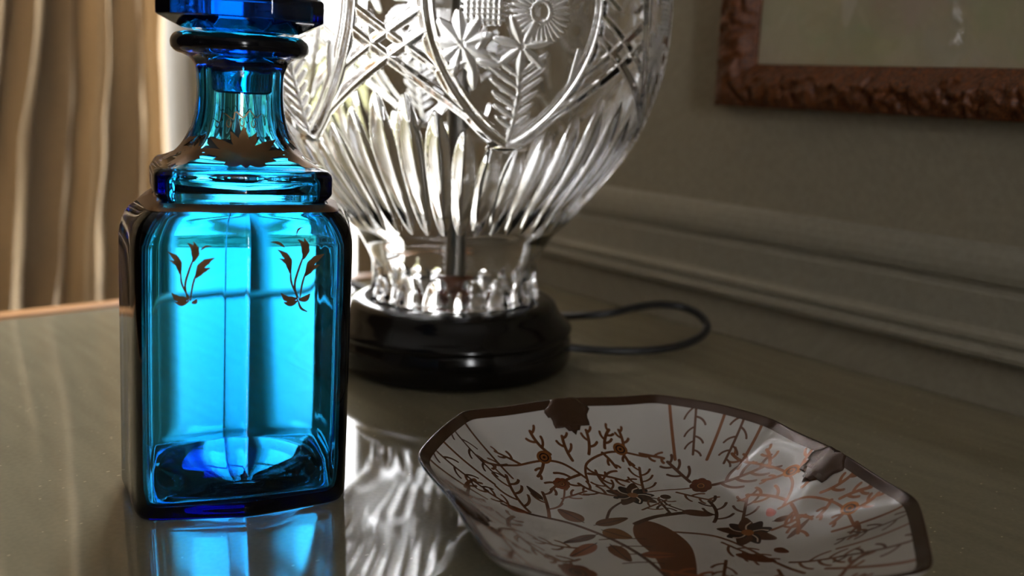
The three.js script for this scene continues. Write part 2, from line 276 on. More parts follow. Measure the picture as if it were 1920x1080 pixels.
  for (let k = 0; k < 8; k++) {
    const m0 = onSlope(k * Math.PI / 4), sc = k % 2 ? 0.6 : 1.4, m = (x, y) => m0(x * sc, 0.1285 + (y - 0.1278) * (y > 0.1278 ? sc : 1.25)), g = [];
    for (const [ax, ay, w] of [[0, 7.6, 2.1], [-3.2, 6.2, 1.7], [3.2, 6.2, 1.7], [-8.2, 4.4, 2.0], [8.2, 4.4, 2.0], [-11, 1.6, 1.5], [11, 1.6, 1.5]]) g.push(blade(m, 0, 0.1278, ax * 0.001, 0.1278 + ay * 0.001, w * 0.00072, 0, 0.6));
    for (const [ax, ay, w] of [[-5, -1.9, 1.4], [0, -2.6, 1.5], [5, -1.9, 1.4], [-7.5, -0.6, 1.0], [7.5, -0.6, 1.0]]) g.push(blade(m, 0, 0.1278, ax * 0.001, 0.1278 + ay * 0.001, w * 0.001, 0));
    g.push(line(m, [[-9, 133], [-8, 137], [-6, 136], [-5, 138.6], [-2.5, 137], [-2, 139], [0, 137.6], [1.6, 139.4], [3, 137.6], [4.6, 138.8], [5.4, 136]].map(([x, y]) => [x * 0.001, y * 0.001]), 0.00016));
    for (const x of [-6.6, -3.6, -0.4, 2.4]) { const pts = []; for (let q = 0; q <= 8; q++) { const a = q / 8 * 2 * Math.PI; pts.push([(x + 0.55 * Math.sin(a)) * 0.001, (136.4 + 0.9 * Math.cos(a) - Math.abs(x) * 0.12) * 0.001]); } g.push(line(m, pts, 0.00014)); }
    add('gilt_flower', mergeGeometries(g), gilt, d);
  }
}
{
  const s = thing('glass_stopper', 'faceted dark blue glass stopper in the neck of the decanter', 'stopper', [BX + LEANX * 0.17 * 0.944, T + 0.1502, BZ + LEANX * 0.17 * 0.329], BTURN - 0.12);
  s.rotation.z = -0.024;
  const rows = [[0.0, 0.0], [0.0, 0.009], [0.001, 0.0104], [0.003, 0.0108], [0.0195, 0.0118], [0.0216, 0.0122], [0.0222, 0.0150]], head = [[0.0222, 0.0185], [0.0224, 0.0205], [0.0262, 0.0284], [0.0268, 0.0290], [0.0335, 0.0290], [0.0342, 0.0285], [0.0372, 0.0225], [0.0374, 0.0215], [0.0374, 0.0]];
  const all = rows.map((r) => [...r, 0]).concat(head.map((r) => [...r, 1])), dense = [];
  for (let i = 0; i < all.length - 1; i++) for (let k = 0; k < 4; k++) dense.push(all[i].map((q, n) => mix(q, all[i + 1][n], k / 4)));
  dense.push(all[all.length - 1]);
  add('glass_plug_and_head', grid(240, dense.length, (u, v, i, j) => { const f = u * 2 * Math.PI, [y, a, o] = dense[j]; const r = a < 1e-6 ? 0 : mix(a, octR(f, a, 150), o); return [r * Math.sin(f), y, r * Math.cos(f)]; }), phys({ color: 0xffffff, transmission: 1, thickness: 0.02, roughness: 0, ior: 1.5, attenuationColor: lin(0.03, 0.43, 0.68), attenuationDistance: 0.0125 }), s);
}

// ---------------------------------------------------------------- crystal lamp
{
  const LX = 0.3263, LZ = -0.4564, AZ = -0.6207;
  const l = thing('table_lamp', 'cut crystal globe table lamp on a black turned base', 'lamp', [LX, T + 0.0007, LZ], AZ);
  const black = phys({ color: lin(0.006, 0.005, 0.004), roughness: 0.13, specularIntensity: 0.7 });
  const base = smoothRows([[0.0, 0.0], [0.0, 0.060], [0.0005, 0.0640], [0.002, 0.0656], [0.0050, 0.0667], [0.0090, 0.0671], [0.0140, 0.0668], [0.0172, 0.0660], [0.0178, 0.0658], [0.0184, 0.0656], [0.0190, 0.0664], [0.0205, 0.0668], [0.0225, 0.0660], [0.0250, 0.0636], [0.0290, 0.0602], [0.0325, 0.0584], [0.0345, 0.0572], [0.0362, 0.0548], [0.0370, 0.0520], [0.0372, 0.0490], [0.0372, 0.0]], 4);
  const baseMesh = add('base', revolve(base, 160), black, l);
  add('metal_seat', revolve(smoothRows([[0.0372, 0.0], [0.0372, 0.0384], [0.0378, 0.0386], [0.0382, 0.0378], [0.0383, 0.036], [0.0383, 0.0]], 3), 80), phys({ color: lin(0.75, 0.74, 0.72), metalness: 1, roughness: 0.16 }), baseMesh).userData.label = 'bright metal disc inside the glass foot';
  add('felt_pad', new THREE.CylinderGeometry(0.058, 0.058, 0.0008, 64).translate(0, 0.0002, 0), mat({ color: lin(0.02, 0.03, 0.02), roughness: 1 }), baseMesh);
  const metal = phys({ color: lin(0.30, 0.28, 0.25), metalness: 1, roughness: 0.35 });
  const rodMesh = add('rod', revolve(smoothRows([[0.0374, 0.0], [0.0374, 0.0058], [0.04, 0.0058], [0.33, 0.0058], [0.345, 0.0058], [0.345, 0.0]], 2), 40), metal, l);
  add('rod_nut', revolve(smoothRows([[0.0374, 0.006], [0.0374, 0.0125], [0.0392, 0.0128], [0.0405, 0.0112], [0.0418, 0.0100], [0.0440, 0.0108], [0.0465, 0.0112], [0.0485, 0.0098], [0.0495, 0.0070], [0.0495, 0.0059]], 3), 48), phys({ color: lin(0.16, 0.055, 0.02), roughness: 0.35 }), rodMesh);
  add('cap', revolve(smoothRows([[0.3145, 0.0], [0.3145, 0.046], [0.3155, 0.050], [0.3185, 0.0505], [0.3225, 0.046], [0.326, 0.034], [0.331, 0.022], [0.337, 0.016], [0.343, 0.0155], [0.352, 0.017], [0.372, 0.017], [0.374, 0.014], [0.374, 0.0]], 4), 80), phys({ color: lin(0.55, 0.36, 0.12), metalness: 1, roughness: 0.3 }), l);
  // the blown body, cut on the outside
  const prof = [[0.0374, 0.0455], [0.0380, 0.0472], [0.0395, 0.0480], [0.0425, 0.0472], [0.0480, 0.0459], [0.0566, 0.0461], [0.0650, 0.0494], [0.0734, 0.0545], [0.0813, 0.0624], [0.0915, 0.0710], [0.1040, 0.0818], [0.1158, 0.0912], [0.1280, 0.0986], [0.1404, 0.1041], [0.1570, 0.1096], [0.1743, 0.1128], [0.1940, 0.1138], [0.2140, 0.1122], [0.2330, 0.1078], [0.2500, 0.1008], [0.2660, 0.0912], [0.2800, 0.0795], [0.2920, 0.0670], [0.3020, 0.0560], [0.3090, 0.0490], [0.3145, 0.0460]];
  const fine = smoothRows(prof.map(([y, r]) => [y, r * mix(1, 0.985, sstep(0.07, 0.12, y))]), 24);
  const radius = (y) => { let lo = 0, hi = fine.length - 1; while (hi - lo > 1) { const m = (lo + hi) >> 1; if (fine[m][0] < y) lo = m; else hi = m; } const t = clamp((y - fine[lo][0]) / (fine[hi][0] - fine[lo][0] || 1), 0, 1); return mix(fine[lo][1], fine[hi][1], t); };
  // grooves of one medallion: x in mm from its middle line, y in mm above the desk, half width and depth in mm
  const seg = [];
  const S = (x0, y0, x1, y1, w, d) => seg.push([x0, y0, x1, y1, w * 1.45, d * 1.6]);
  { // fern with a curved stem
    S(0, 128.5, 1.6, 140, 1.0, 0.7); S(1.6, 140, 2.2, 152, 1.0, 0.7); S(2.2, 152, 1.0, 166, 0.9, 0.6);
    for (let i = 0; i < 6; i++) { const y = 136 + i * 4.6, k = 1 - i * 0.02; S(1.6, y, -4 - 9.5 * Math.min(1, 0.25 + i * 0.17) * k, y + 5 + i * 0.9, 0.9, 0.6); S(1.8, y + 1, 6 + 8.5 * Math.min(1, 0.25 + i * 0.17) * k, y + 6 + i * 0.9, 0.9, 0.6); }
    // pinwheel star
    const px = 10, py = 187; for (let i = 0; i < 30; i++) { const a = i / 30 * 2 * Math.PI; S(px + 6 * Math.cos(a), py + 6 * Math.sin(a), px + 13.5 * Math.cos(a), py + 13.5 * Math.sin(a), 0.75, 0.55); }
    for (let i = 0; i < 14; i++) { const a = i / 14 * 2 * Math.PI, b = a + 0.45; S(px + 4.6 * Math.cos(a), py + 4.6 * Math.sin(a), px + 4.6 * Math.cos(b), py + 4.6 * Math.sin(b), 0.9, 0.7); }
    // hatched star
    const hx = -16, hy = 190; for (let i = -3; i <= 3; i++) { S(hx + i * 2.4, hy - 9, hx + i * 2.4, hy + 9, 0.7, 0.6); S(hx - 9, hy + i * 2.4, hx + 9, hy + i * 2.4, 0.7, 0.6); }
    // daisies
    for (const [cx, cy, n, r0, r1, w, ph] of [[-25, 172, 9, 2, 13, 2.2, 0.3], [-20, 166, 5, 3, 12, 1.7, 3.6], [2, 172, 7, 2, 13, 1.5, 2.9], [0, 212, 12, 3, 15, 2.0, 0]]) for (let i = 0; i < n; i++) { const a = ph + i / n * 2 * Math.PI; S(cx + r0 * Math.cos(a), cy + r0 * Math.sin(a), cx + r1 * Math.cos(a), cy + r1 * Math.sin(a), w, 0.9); }
    for (let i = 0; i < 7; i++) { const y = 206 + i * 6; S(0, y, -9 + i, y + 9, 0.9, 0.6); S(0, y, 9 - i, y + 9, 0.9, 0.6); }
    S(26, 150, 30, 172, 1.1, 0.7); S(24, 152, 34, 168, 0.9, 0.5); S(28, 196, 36, 214, 1.2, 0.7); S(-30, 196, -38, 214, 1.2, 0.7);
  }
  const segD = (x, y) => {
    let d = 0;
    for (const s of seg) {
      const w = s[4]; if (y < Math.min(s[1], s[3]) - w || y > Math.max(s[1], s[3]) + w || x < Math.min(s[0], s[2]) - w || x > Math.max(s[0], s[2]) + w) continue;
      const ex = s[2] - s[0], ey = s[3] - s[1], t = clamp(((x - s[0]) * ex + (y - s[1]) * ey) / (ex * ex + ey * ey), 0, 1), q = Math.hypot(x - s[0] - t * ex, y - s[1] - t * ey), ww = w * (0.35 + 0.65 * Math.sin(Math.PI * clamp(0.06 + 0.88 * t, 0, 1)));
      if (q < ww) d = Math.max(d, s[5] * (1 - q / ww));
    }
    return d;
  };
  const groove = (q, w, d) => q < w ? d * (1 - q / w) : 0;
  const C0 = 13.2, NSEC = 6;
  function cut(th, y) {                            // depth of the cut in metres at angle th (degrees) and height y
    const q = ((th - C0) % 60 + 90) % 60 - 30, mm = radius(y) * Math.PI / 180 * 1000, x = q * mm, ym = y * 1000;
    let d = 0;
    // medallion outline
    const t = (195 - ym) / 67.5, inTop = ym > 195;
    const wdeg = Math.abs(t) < 1 ? 22 * Math.pow(1 - t * t, 0.72) : 0, wmm = wdeg * mm;
    const slope = Math.abs(t) < 1 ? clamp(Math.abs(22 * mm * 1.44 * 0.5 * t / 67.5 * Math.pow(1 - t * t, -0.28) * 2), 0, 4) : 4, k = 1 / Math.hypot(1, slope);
    const e = (Math.abs(x) - wmm) * k;             // distance from the outline, outside positive
    const inside = Math.abs(t) < 1 && e < 0;
    if (Math.abs(t) < 1.02) { d = Math.max(d, groove(Math.abs(e), 2.4, 2.0), groove(Math.abs(e + 4.4), 1.0, 0.7)); }
    if (inside && e < -3.4) d = Math.max(d, segD(x, ym));
    // crossing bands between the medallions
    if (!inside) {
      const ax = Math.abs(q), L = 0.1275 * 1000, sl = 1.28, cs = 1 / Math.hypot(1, sl / mm);
      for (const dq of [ax, 60 - ax]) for (const [o, w, dep] of [[0, 2.4, 2.0], [10.5, 2.0, 1.7], [38, 1.7, 1.4]]) { const f = Math.abs(ym - (L + sl * dq + o)) * cs; if (dq < 47) d = Math.max(d, groove(f, w, dep)); const f2 = Math.abs((390 - ym) - (L + sl * dq + o)) * cs; if (dq < 47 && ym > 190) d = Math.max(d, groove(f2, w, dep)); }
    }
    // flutes below and above
    for (const [yy, low] of [[ym, 80], [390 - ym, 86]]) {
      const nf = 48, fq = ((th - C0 + 720) * nf / 360) % 1, c = (fq - 0.5) * 360 / nf, thc = q - c, top = 124.2 + 1.0 * Math.min(Math.abs(((thc + 90) % 60) - 30), 30);
      if (yy > low && yy < top) {
        const s = (yy - low) / (top - low), hw = 0.5 * 360 / nf * Math.min(1, Math.pow(Math.sin(Math.PI * Math.pow(s, 0.85)), 0.55) * 1.04), z = Math.abs(c) / hw;
        if (z < 1) d = Math.max(d, 1.9 * (1 - Math.pow(z, 1.6)) * Math.min(1, 1.9 * Math.sin(Math.PI * s)));
      }
    }
    // star cut round the foot
    if (ym < 56) { const fq = (th * 18 / 360 + 20) % 1, c = Math.abs(fq - 0.5) * 2, lim = 40 + 15 * Math.sqrt(Math.max(0, 1 - c * c)); if (ym < lim) d = Math.max(d, 2.6 * (1 - c * c) * Math.min(1, (lim - ym) / 7)); }
    return d * 0.001;
  }
  const NU = 1240, NV = 500, ys = [];
  { const w = (y) => (y > 0.078 && y < 0.25 ? 1 : 0.5), tot = []; let acc = 0, n = 2000; for (let i = 0; i <= n; i++) { const y = mix(0.0374, 0.3145, i / n); const r1 = radius(y), r2 = radius(Math.min(y + 0.0002, 0.3145)); acc += w(y) * Math.hypot(0.0002, r2 - r1); tot.push(acc); }
    let k = 0; for (let j = 0; j < NV; j++) { const target = acc * j / (NV - 1); while (k < n && tot[k] < target) k++; ys.push(mix(0.0374, 0.3145, k / n)); } ys[0] = 0.0374; ys[NV - 1] = 0.3145; }
  // the engraved flowers and ferns are left frosted: roughness by sector, one tile per sixth
  const TW = 640, TH = 1000, frost = new Uint8Array(TW * TH * 4);
  for (let b = 0; b < TH; b++) { const fy = b / (TH - 1) * (NV - 1), j0 = Math.min(Math.floor(fy), NV - 2), y = mix(ys[j0], ys[j0 + 1], fy - j0), mm = radius(y) * Math.PI / 180 * 1000, ym = y * 1000, t = (195 - ym) / 67.5;
    for (let a = 0; a < TW; a++) { const q = (((a / TW) * 60 - C0) % 60 + 90) % 60 - 30, x = q * mm, k = (b * TW + a) * 4; let v = 0; if (Math.abs(t) < 1 && Math.abs(x) < 22 * Math.pow(1 - t * t, 0.72) * mm - 3) v = segD(x, ym) > 0.12 ? 120 : 0; frost[k] = frost[k + 2] = 0; frost[k + 1] = v; frost[k + 3] = 255; } }
  const frostT = new THREE.DataTexture(frost, TW, TH); frostT.wrapS = THREE.RepeatWrapping; frostT.wrapT = THREE.ClampToEdgeWrapping; frostT.magFilter = THREE.LinearFilter; frostT.needsUpdate = true;
  const flatUV = (g) => { const u = g.attributes.uv; for (let i = 0; i < u.count; i++) u.setXY(i, 0, 0); return g; };
  const outer = grid(NU, NV, (u, v, i, j) => { const th = u * 360, f = u * 2 * Math.PI, y = ys[j], r = radius(y) - cut(th, y); return [r * Math.sin(f), y, r * Math.cos(f)]; }, true, false, (p, u, v) => [u * 6, v]);
  const inRows = smoothRows([[0.3145, 0.0420], [0.3080, 0.0425], [0.3000, 0.0500], [0.2900, 0.0605], [0.2780, 0.0735], [0.2640, 0.0850], [0.2480, 0.0945], [0.2310, 0.1012], [0.2130, 0.1056], [0.1940, 0.1072], [0.1750, 0.1062], [0.1580, 0.1030], [0.1410, 0.0974], [0.1285, 0.0918], [0.1160, 0.0842], [0.1045, 0.0750], [0.0925, 0.0645], [0.0825, 0.0555], [0.0745, 0.0475], [0.0660, 0.0425], [0.0566, 0.0393], [0.0480, 0.0388], [0.0430, 0.0392], [0.0374, 0.0392]], 5);
  const inner = revolve(inRows, 256);              // faces turned into the hollow by the falling rows
  const ring = (y, ra, rb, up) => grid(256, 2, (u, v) => { const f = u * 2 * Math.PI, r = mix(ra, rb, v); return [r * Math.sin(f), y, r * Math.cos(f)]; }, true, false);
  const geo = mergeGeometries([outer, flatUV(ring(0.3145, radius(0.3145), 0.0420)), flatUV(inner), flatUV(ring(0.0374, 0.0392, radius(0.0374)))]);
  add('crystal_body', geo, phys({ color: 0xffffff, transmission: 1, thickness: 0.01, roughness: 1, roughnessMap: frostT, ior: 1.53 }), l);
  // flex: leaves the base at the side, loops on the desk and goes back behind it
  const cordPts = [[0.3865, 0.0045, -0.4310], [0.3965, 0.003, -0.4243], [0.4099, 0.003, -0.4112], [0.4337, 0.003, -0.3994], [0.4599, 0.004, -0.3977], [0.4760, 0.0075, -0.3995], [0.4824, 0.0110, -0.4031], [0.4837, 0.016, -0.4113], [0.4806, 0.019, -0.4222], [0.4675, 0.021, -0.4285], [0.4458, 0.021, -0.4307], [0.4279, 0.020, -0.4311], [0.4140, 0.018, -0.4400], [0.4080, 0.014, -0.4600], [0.4060, 0.009, -0.4900], [0.3950, 0.005, -0.5250], [0.3800, 0.003, -0.5700], [0.3720, 0.003, -0.6300], [0.3700, 0.0048, -0.6700]];
  const ca = Math.cos(AZ), sa = Math.sin(AZ);
  add('power_cord', tube(cordPts.map(([x, y, z]) => { const dx = x - LX, dz = z - LZ; return [dx * ca - dz * sa, y, dx * sa + dz * ca]; }), 0.0024, 260, 12), mat({ color: lin(0.012, 0.011, 0.010), roughness: 0.45 }), l);
}

// ---------------------------------------------------------------- porcelain dish
{
  const DX = 0.2472, DZ = -0.2230, TURN = -0.31416, HX = 0.0752, HZ = 0.0832;
  const d = thing('porcelain_dish', 'octagonal white porcelain dish painted with gilt birds and branches, brown rim', 'dish', [DX, T, DZ], TURN);
  const dishR = (f, inset) => {                    // rectangle with cut corners, softly rounded
    const s = Math.sin(f), c = Math.cos(f), hx = HX - inset, hz = HZ - inset, q = 0.0848 - inset * 1.06, pw = 46;
    const sc = 0.08, sum = Math.pow(Math.abs(s) / hx * sc, pw) + Math.pow(Math.abs(c) / hz * sc, pw) + Math.pow((0.8 * Math.abs(s) + 0.6 * Math.abs(c)) / q * sc, pw);
    return sc / Math.pow(sum, 1 / pw);
  };
  const rimUp = (f) => 0.0012 * Math.cos(8 * f) * 0.6;
  // rows: height, inset from the rim outline, share of the rim's waviness
  const rows = smoothRows([[0.0052, 0.0752, 0], [0.0052, 0.060, 0], [0.0053, 0.048, 0], [0.0060, 0.040, 0], [0.0078, 0.0335, 0.1], [0.0110, 0.0265, 0.2], [0.0150, 0.0190, 0.4], [0.0195, 0.0115, 0.7], [0.0235, 0.0058, 1], [0.0262, 0.0026, 1], [0.0274, 0.0011, 1], [0.0277, 0.0004, 1], [0.0272, 0.0, 1], [0.0262, 0.0004, 1], [0.0225, 0.0038, 1], [0.0180, 0.0098, 0.7], [0.0135, 0.0170, 0.4], [0.0090, 0.0245, 0.2], [0.0055, 0.0315, 0.1], [0.0030, 0.0365, 0], [0.0006, 0.0380, 0], [0.0, 0.0390, 0], [0.0004, 0.0402, 0], [0.0022, 0.0412, 0], [0.0024, 0.050, 0], [0.0024, 0.0752, 0]], 4);
  const pt = (row, f, off = 0) => { const r = row[1] > 0.0740 ? 0.0001 : dishR(f, row[1] - off), k = row[1] > 0.0740 ? 0 : 1; return [k * r * Math.sin(f), row[0] + rimUp(f) * row[2], k * r * Math.cos(f)]; };
  // the painted decoration, drawn in the dish's own plan: x to its right, z towards its near side, metres
  const N = 1536, E = 0.17, cv = document.createElement('canvas'), cm = document.createElement('canvas'); cv.width = cv.height = cm.width = cm.height = N;
  const c1 = cv.getContext('2d'), c2 = cm.getContext('2d');
  c1.fillStyle = 'rgb(186,181,175)'; c1.fillRect(0, 0, N, N); c2.fillStyle = 'rgb(0,32,0)'; c2.fillRect(0, 0, N, N);
  const K = N / E, X = (x) => (x + E / 2) * K, both = (f, col, gold = true) => { f(c1, col); f(c2, gold ? 'rgb(0,80,170)' : 'rgb(0,40,0)'); };
  const G1 = 'rgb(118,70,38)', G2 = 'rgb(88,52,30)', G3 = 'rgb(150,92,42)', DK = 'rgb(52,34,28)';
  const stroke = (pts, w, col = G1) => both((c, s) => { c.strokeStyle = s; c.lineWidth = w * K; c.lineCap = 'round'; c.lineJoin = 'round'; c.beginPath(); c.moveTo(X(pts[0][0]), X(pts[0][1])); for (let i = 1; i < pts.length - 1; i++) c.quadraticCurveTo(X(pts[i][0]), X(pts[i][1]), X((pts[i][0] + pts[i + 1][0]) / 2), X((pts[i][1] + pts[i + 1][1]) / 2)); const e = pts[pts.length - 1]; c.lineTo(X(e[0]), X(e[1])); c.stroke(); }, col);
  const fillP = (pts, col = G1) => both((c, s) => { c.fillStyle = s; c.beginPath(); const n = pts.length, m = (i) => [(pts[i % n][0] + pts[(i + 1) % n][0]) / 2, (pts[i % n][1] + pts[(i + 1) % n][1]) / 2]; let a = m(n - 1); c.moveTo(X(a[0]), X(a[1])); for (let i = 0; i < n; i++) { a = m(i); c.quadraticCurveTo(X(pts[i][0]), X(pts[i][1]), X(a[0]), X(a[1])); } c.closePath(); c.fill(); }, col);
  const dot = (x, z, r, col = G1) => both((c, s) => { c.fillStyle = s; c.beginPath(); c.arc(X(x), X(z), r * K, 0, 7); c.fill(); }, col);
  const ringc = (x, z, r, w, col) => both((c, s) => { c.strokeStyle = s; c.lineWidth = w * K; c.beginPath(); c.arc(X(x), X(z), r * K, 0, 7); c.stroke(); }, col);
  const leaf = (x, z, a, l, w, col = G1, vein = true) => { const ca = Math.cos(a), sa = Math.sin(a), P = (u, v) => [x + ca * u - sa * v, z + sa * u + ca * v]; fillP([P(0, 0), P(l * 0.25, w), P(l * 0.6, w * 0.9), P(l * 1.1, 0), P(l * 0.6, -w * 0.9), P(l * 0.25, -w)], col); if (vein) stroke([P(0, 0), P(l * 0.5, w * 0.1), P(l * 0.95, 0)], 0.00035, DK); };
  // a coral-like twig: a stem with curling side shoots
  const twig = (x, z, a, l, n, w = 0.0007, col = G1, curl = 0, wide = 1.8, shoot = 1) => {
    const ca = (t) => a + curl * t; let px = x, pz = z; const pts = [[x, z]], st = 12;
    for (let i = 1; i <= st; i++) { px += Math.cos(ca(i / st)) * l / st; pz += Math.sin(ca(i / st)) * l / st; pts.push([px, pz]); }
    stroke(pts, w * wide, col);
    for (let i = 1; i <= n; i++) { const p = pts[Math.round(i * st / (n + 0.4))], b = ca(i / n), s = i % 2 ? 1 : -1, k = shoot * l * (0.34 - 0.12 * i / n); const q = b + s * 0.95; const hk = [p]; let hx = p[0], hz = p[1]; for (let m = 0; m < 7; m++) { const ang = b + s * (1.2 - m * 0.14); hx += Math.cos(ang) * k * 0.2; hz += Math.sin(ang) * k * 0.2; hk.push([hx, hz]); } stroke(hk, w * 0.85 * wide, col); }
  };
  const bloom = (x, z, r, col = G1) => { for (let i = 0; i < 7; i++) { const a = i / 7 * 6.283; dot(x + Math.cos(a) * r * 0.6, z + Math.sin(a) * r * 0.6, r * 0.48, col); } dot(x, z, r * 0.5, G2); ringc(x, z, r * 0.3, 0.0004, G3); };
  const peony = (x, z, r) => { for (let i = 0; i < 9; i++) { const a = i / 9 * 6.283 + 0.3; leaf(x, z, a, r * (1 + 0.25 * (i % 2)), r * 0.33, i % 2 ? G2 : DK, false); } for (let i = 0; i < 5; i++) { const a = i / 5 * 6.283; stroke([[x, z], [x + Math.cos(a) * r * 0.5, z + Math.sin(a) * r * 0.5], [x + Math.cos(a + 0.4) * r * 0.8, z + Math.sin(a + 0.4) * r * 0.8]], 0.0006, 'rgb(190,175,160)'); } dot(x, z, r * 0.25, G3); };
  // bird
  fillP([[-0.0035, -0.010], [0.003, -0.0125], [0.008, -0.004], [0.009, 0.010], [0.004, 0.022], [-0.004, 0.036], [-0.014, 0.046], [-0.018, 0.044], [-0.012, 0.030], [-0.007, 0.014], [-0.0085, 0.002]], 'rgb(114,64,34)');
  stroke([[-0.002, -0.010], [0.006, -0.0135], [0.014, -0.0135], [0.020, -0.0135], [0.025, -0.011]], 0.0022, G2);
  fillP([[0.0185, -0.0145], [0.0225, -0.0160], [0.0275, -0.0125], [0.0300, -0.0085], [0.0265, -0.0075], [0.0205, -0.0105]], 'rgb(106,60,32)');
  stroke([[0.0205, -0.015], [0.0165, -0.021], [0.018, -0.026], [0.014, -0.029]], 0.0009, G2);
  for (let i = 0; i < 4; i++) stroke([[-0.004 - i * 0.001, 0.002 + i * 0.006], [-0.012, -0.001 + i * 0.006], [-0.020, -0.002 + i * 0.006]], 0.0006, G2);
  // branches in the middle
  stroke([[-0.046, -0.029], [-0.036, -0.026], [-0.026, -0.0195], [-0.020, -0.010], [-0.014, 0.002], [-0.010, 0.020], [-0.012, 0.045]], 0.0014, G2);
  leaf(-0.045, -0.0285, 0.25, 0.009, 0.0020, 'rgb(150,74,36)', false);
  twig(-0.036, -0.027, -1.9, 0.022, 6, 0.0007, G1, 0.5); twig(-0.041, -0.028, -2.5, 0.012, 4, 0.0006); twig(-0.030, -0.023, -1.2, 0.020, 3, 0.0007, G1, -0.2);
  bloom(-0.0150, -0.0470, 0.0032, 'rgb(128,62,28)'); stroke([[-0.0150, -0.044], [-0.0175, -0.038], [-0.0225, -0.031]], 0.0007); twig(-0.019, -0.037, -0.3, 0.012, 4, 0.0006);
  leaf(-0.027, -0.036, -1.9, 0.010, 0.0018, G2);
  leaf(-0.0195, -0.016, -1.9, 0.014, 0.0036, 'rgb(110,66,30)'); leaf(-0.017, -0.013, -0.15, 0.015, 0.0030, 'rgb(104,62,30)'); leaf(-0.016, -0.009, 0.9, 0.012, 0.0042, 'rgb(128,80,34)'); leaf(-0.019, -0.006, 2.9, 0.015, 0.0022, G2);
  leaf(-0.022, 0.000, 2.6, 0.016, 0.0030, 'rgb(140,76,36)'); leaf(-0.018, 0.002, 1.5, 0.014, 0.0032, 'rgb(112,66,32)'); leaf(-0.012, 0.012, 0.3, 0.013, 0.0026, 'rgb(142,74,34)');
  twig(-0.030, 0.002, 3.4, 0.015, 5, 0.0006); twig(-0.033, 0.010, 2.6, 0.014, 5, 0.0006, G1, 0.6); twig(-0.010, 0.024, 0.6, 0.016, 5, 0.0008, 'rgb(150,78,34)');
  bloom(-0.038, 0.0200, 0.0060, 'rgb(122,66,32)'); twig(-0.044, 0.030, 2.4, 0.018, 5, 0.0007); bloom(-0.024, 0.045, 0.005); twig(-0.014, 0.040, 2.2, 0.02, 6);
  peony(0.0086, -0.0330, 0.0085); twig(0.002, -0.034, -2.6, 0.016, 4, 0.0007, G1, 0.6); twig(0.004, -0.036, -2.0, 0.016, 4, 0.0006, G1, 0.5); stroke([[0.005, -0.030], [-0.004, -0.026], [-0.010, -0.017]], 0.0010, G2);
  twig(0.014, -0.034, -1.2, 0.018, 6, 0.0006); stroke([[0.014, -0.034], [0.022, -0.034], [0.030, -0.031], [0.036, -0.030]], 0.0007);
  bloom(0.0364, -0.0299, 0.0040, 'rgb(100,50,26)'); twig(0.034, -0.034, -1.7, 0.015, 5, 0.0007, G2); twig(0.040, -0.028, 0.35, 0.022, 7, 0.0008, G2); twig(0.026, -0.030, 0.9, 0.014, 4, 0.0006);
  dot(0.020, -0.028, 0.0020, G2); twig(0.016, -0.026, 1.7, 0.012, 3, 0.0006, G2); twig(0.006, -0.020, -0.4, 0.014, 5, 0.0005);
  twig(0.026, -0.003, -0.7, 0.018, 5, 0.0007, G2, -0.8); stroke([[0.008, 0.000], [0.018, 0.004], [0.024, 0.012], [0.028, 0.026], [0.030, 0.044]], 0.0012, G1);
  peony(0.0325, 0.0085, 0.0088); twig(0.036, 0.000, -0.9, 0.016, 5, 0.0006, G2); leaf(0.0445, 0.006, -1.3, 0.0055, 0.0018, 'rgb(132,48,30)', false); leaf(0.043, 0.008, 0.5, 0.008, 0.0014, G2); twig(0.040, 0.012, 0.2, 0.012, 3, 0.0006);
  leaf(0.040, 0.020, -0.25, 0.013, 0.0011, G2, false); leaf(0.034, 0.022, 1.2, 0.006, 0.0020, 'rgb(112,60,30)', false); twig(0.020, 0.012, 1.2, 0.018, 6, 0.0006); fillP([[0.018, 0.020], [0.026, 0.022], [0.031, 0.032], [0.022, 0.028]], 'rgb(112,58,28)');
  twig(0.014, 0.024, 2.2, 0.014, 5, 0.0006); twig(0.026, 0.036, 1.9, 0.020, 6, 0.0006); twig(0.032, 0.034, 0.9, 0.018, 6, 0.0006); twig(0.010, 0.034, 1.4, 0.018, 6, 0.0006);
  // walls: a coral spray with two blossoms on each side, ruled panels in the corners
  const wallSpray = (cx, cz, a) => {
    const ca = Math.cos(a), sa = Math.sin(a), P = (u, v) => [cx + ca * u - sa * v, cz + sa * u + ca * v], tw = (u, v, b, l, n, w, cu) => twig(...P(u, v), b + a, l, n, w, G1, cu);
    stroke([P(0, 0.011), P(0.001, 0.004), P(0.006, 0), P(0.018, -0.003), P(0.030, 0.002)], 0.0010); stroke([P(0, 0.009), P(-0.004, 0.002), P(-0.012, -0.002), P(-0.024, -0.001), P(-0.034, 0.003)], 0.0010);
    for (const [u, v, b, l, n, cu] of [[-0.030, 0.001, 2.5, 0.012, 3, 0.6], [-0.024, -0.001, -2.4, 0.010, 3, -0.5], [-0.010, -0.004, -2.3, 0.012, 3, 0.6], [-0.002, 0.000, -1.8, 0.011, 3, 0.4], [0.006, -0.002, -1.0, 0.011, 3, -0.5], [0.014, -0.004, -1.3, 0.010, 4, 0.6], [0.022, -0.003, -1.1, 0.009, 3, -0.5], [0.028, 0.000, 0.3, 0.010, 3, 0.7], [0.002, 0.007, 0.2, 0.016, 4, 0.5], [-0.002, 0.007, 3.0, 0.016, 4, -0.5], [0.012, -0.002, 1.0, 0.008, 2, 0.4], [-0.014, -0.001, 2.0, 0.008, 2, 0.4], [0.020, -0.003, 1.2, 0.008, 2, 0.4]]) tw(u, v, b, l, n, 0.0007, cu);
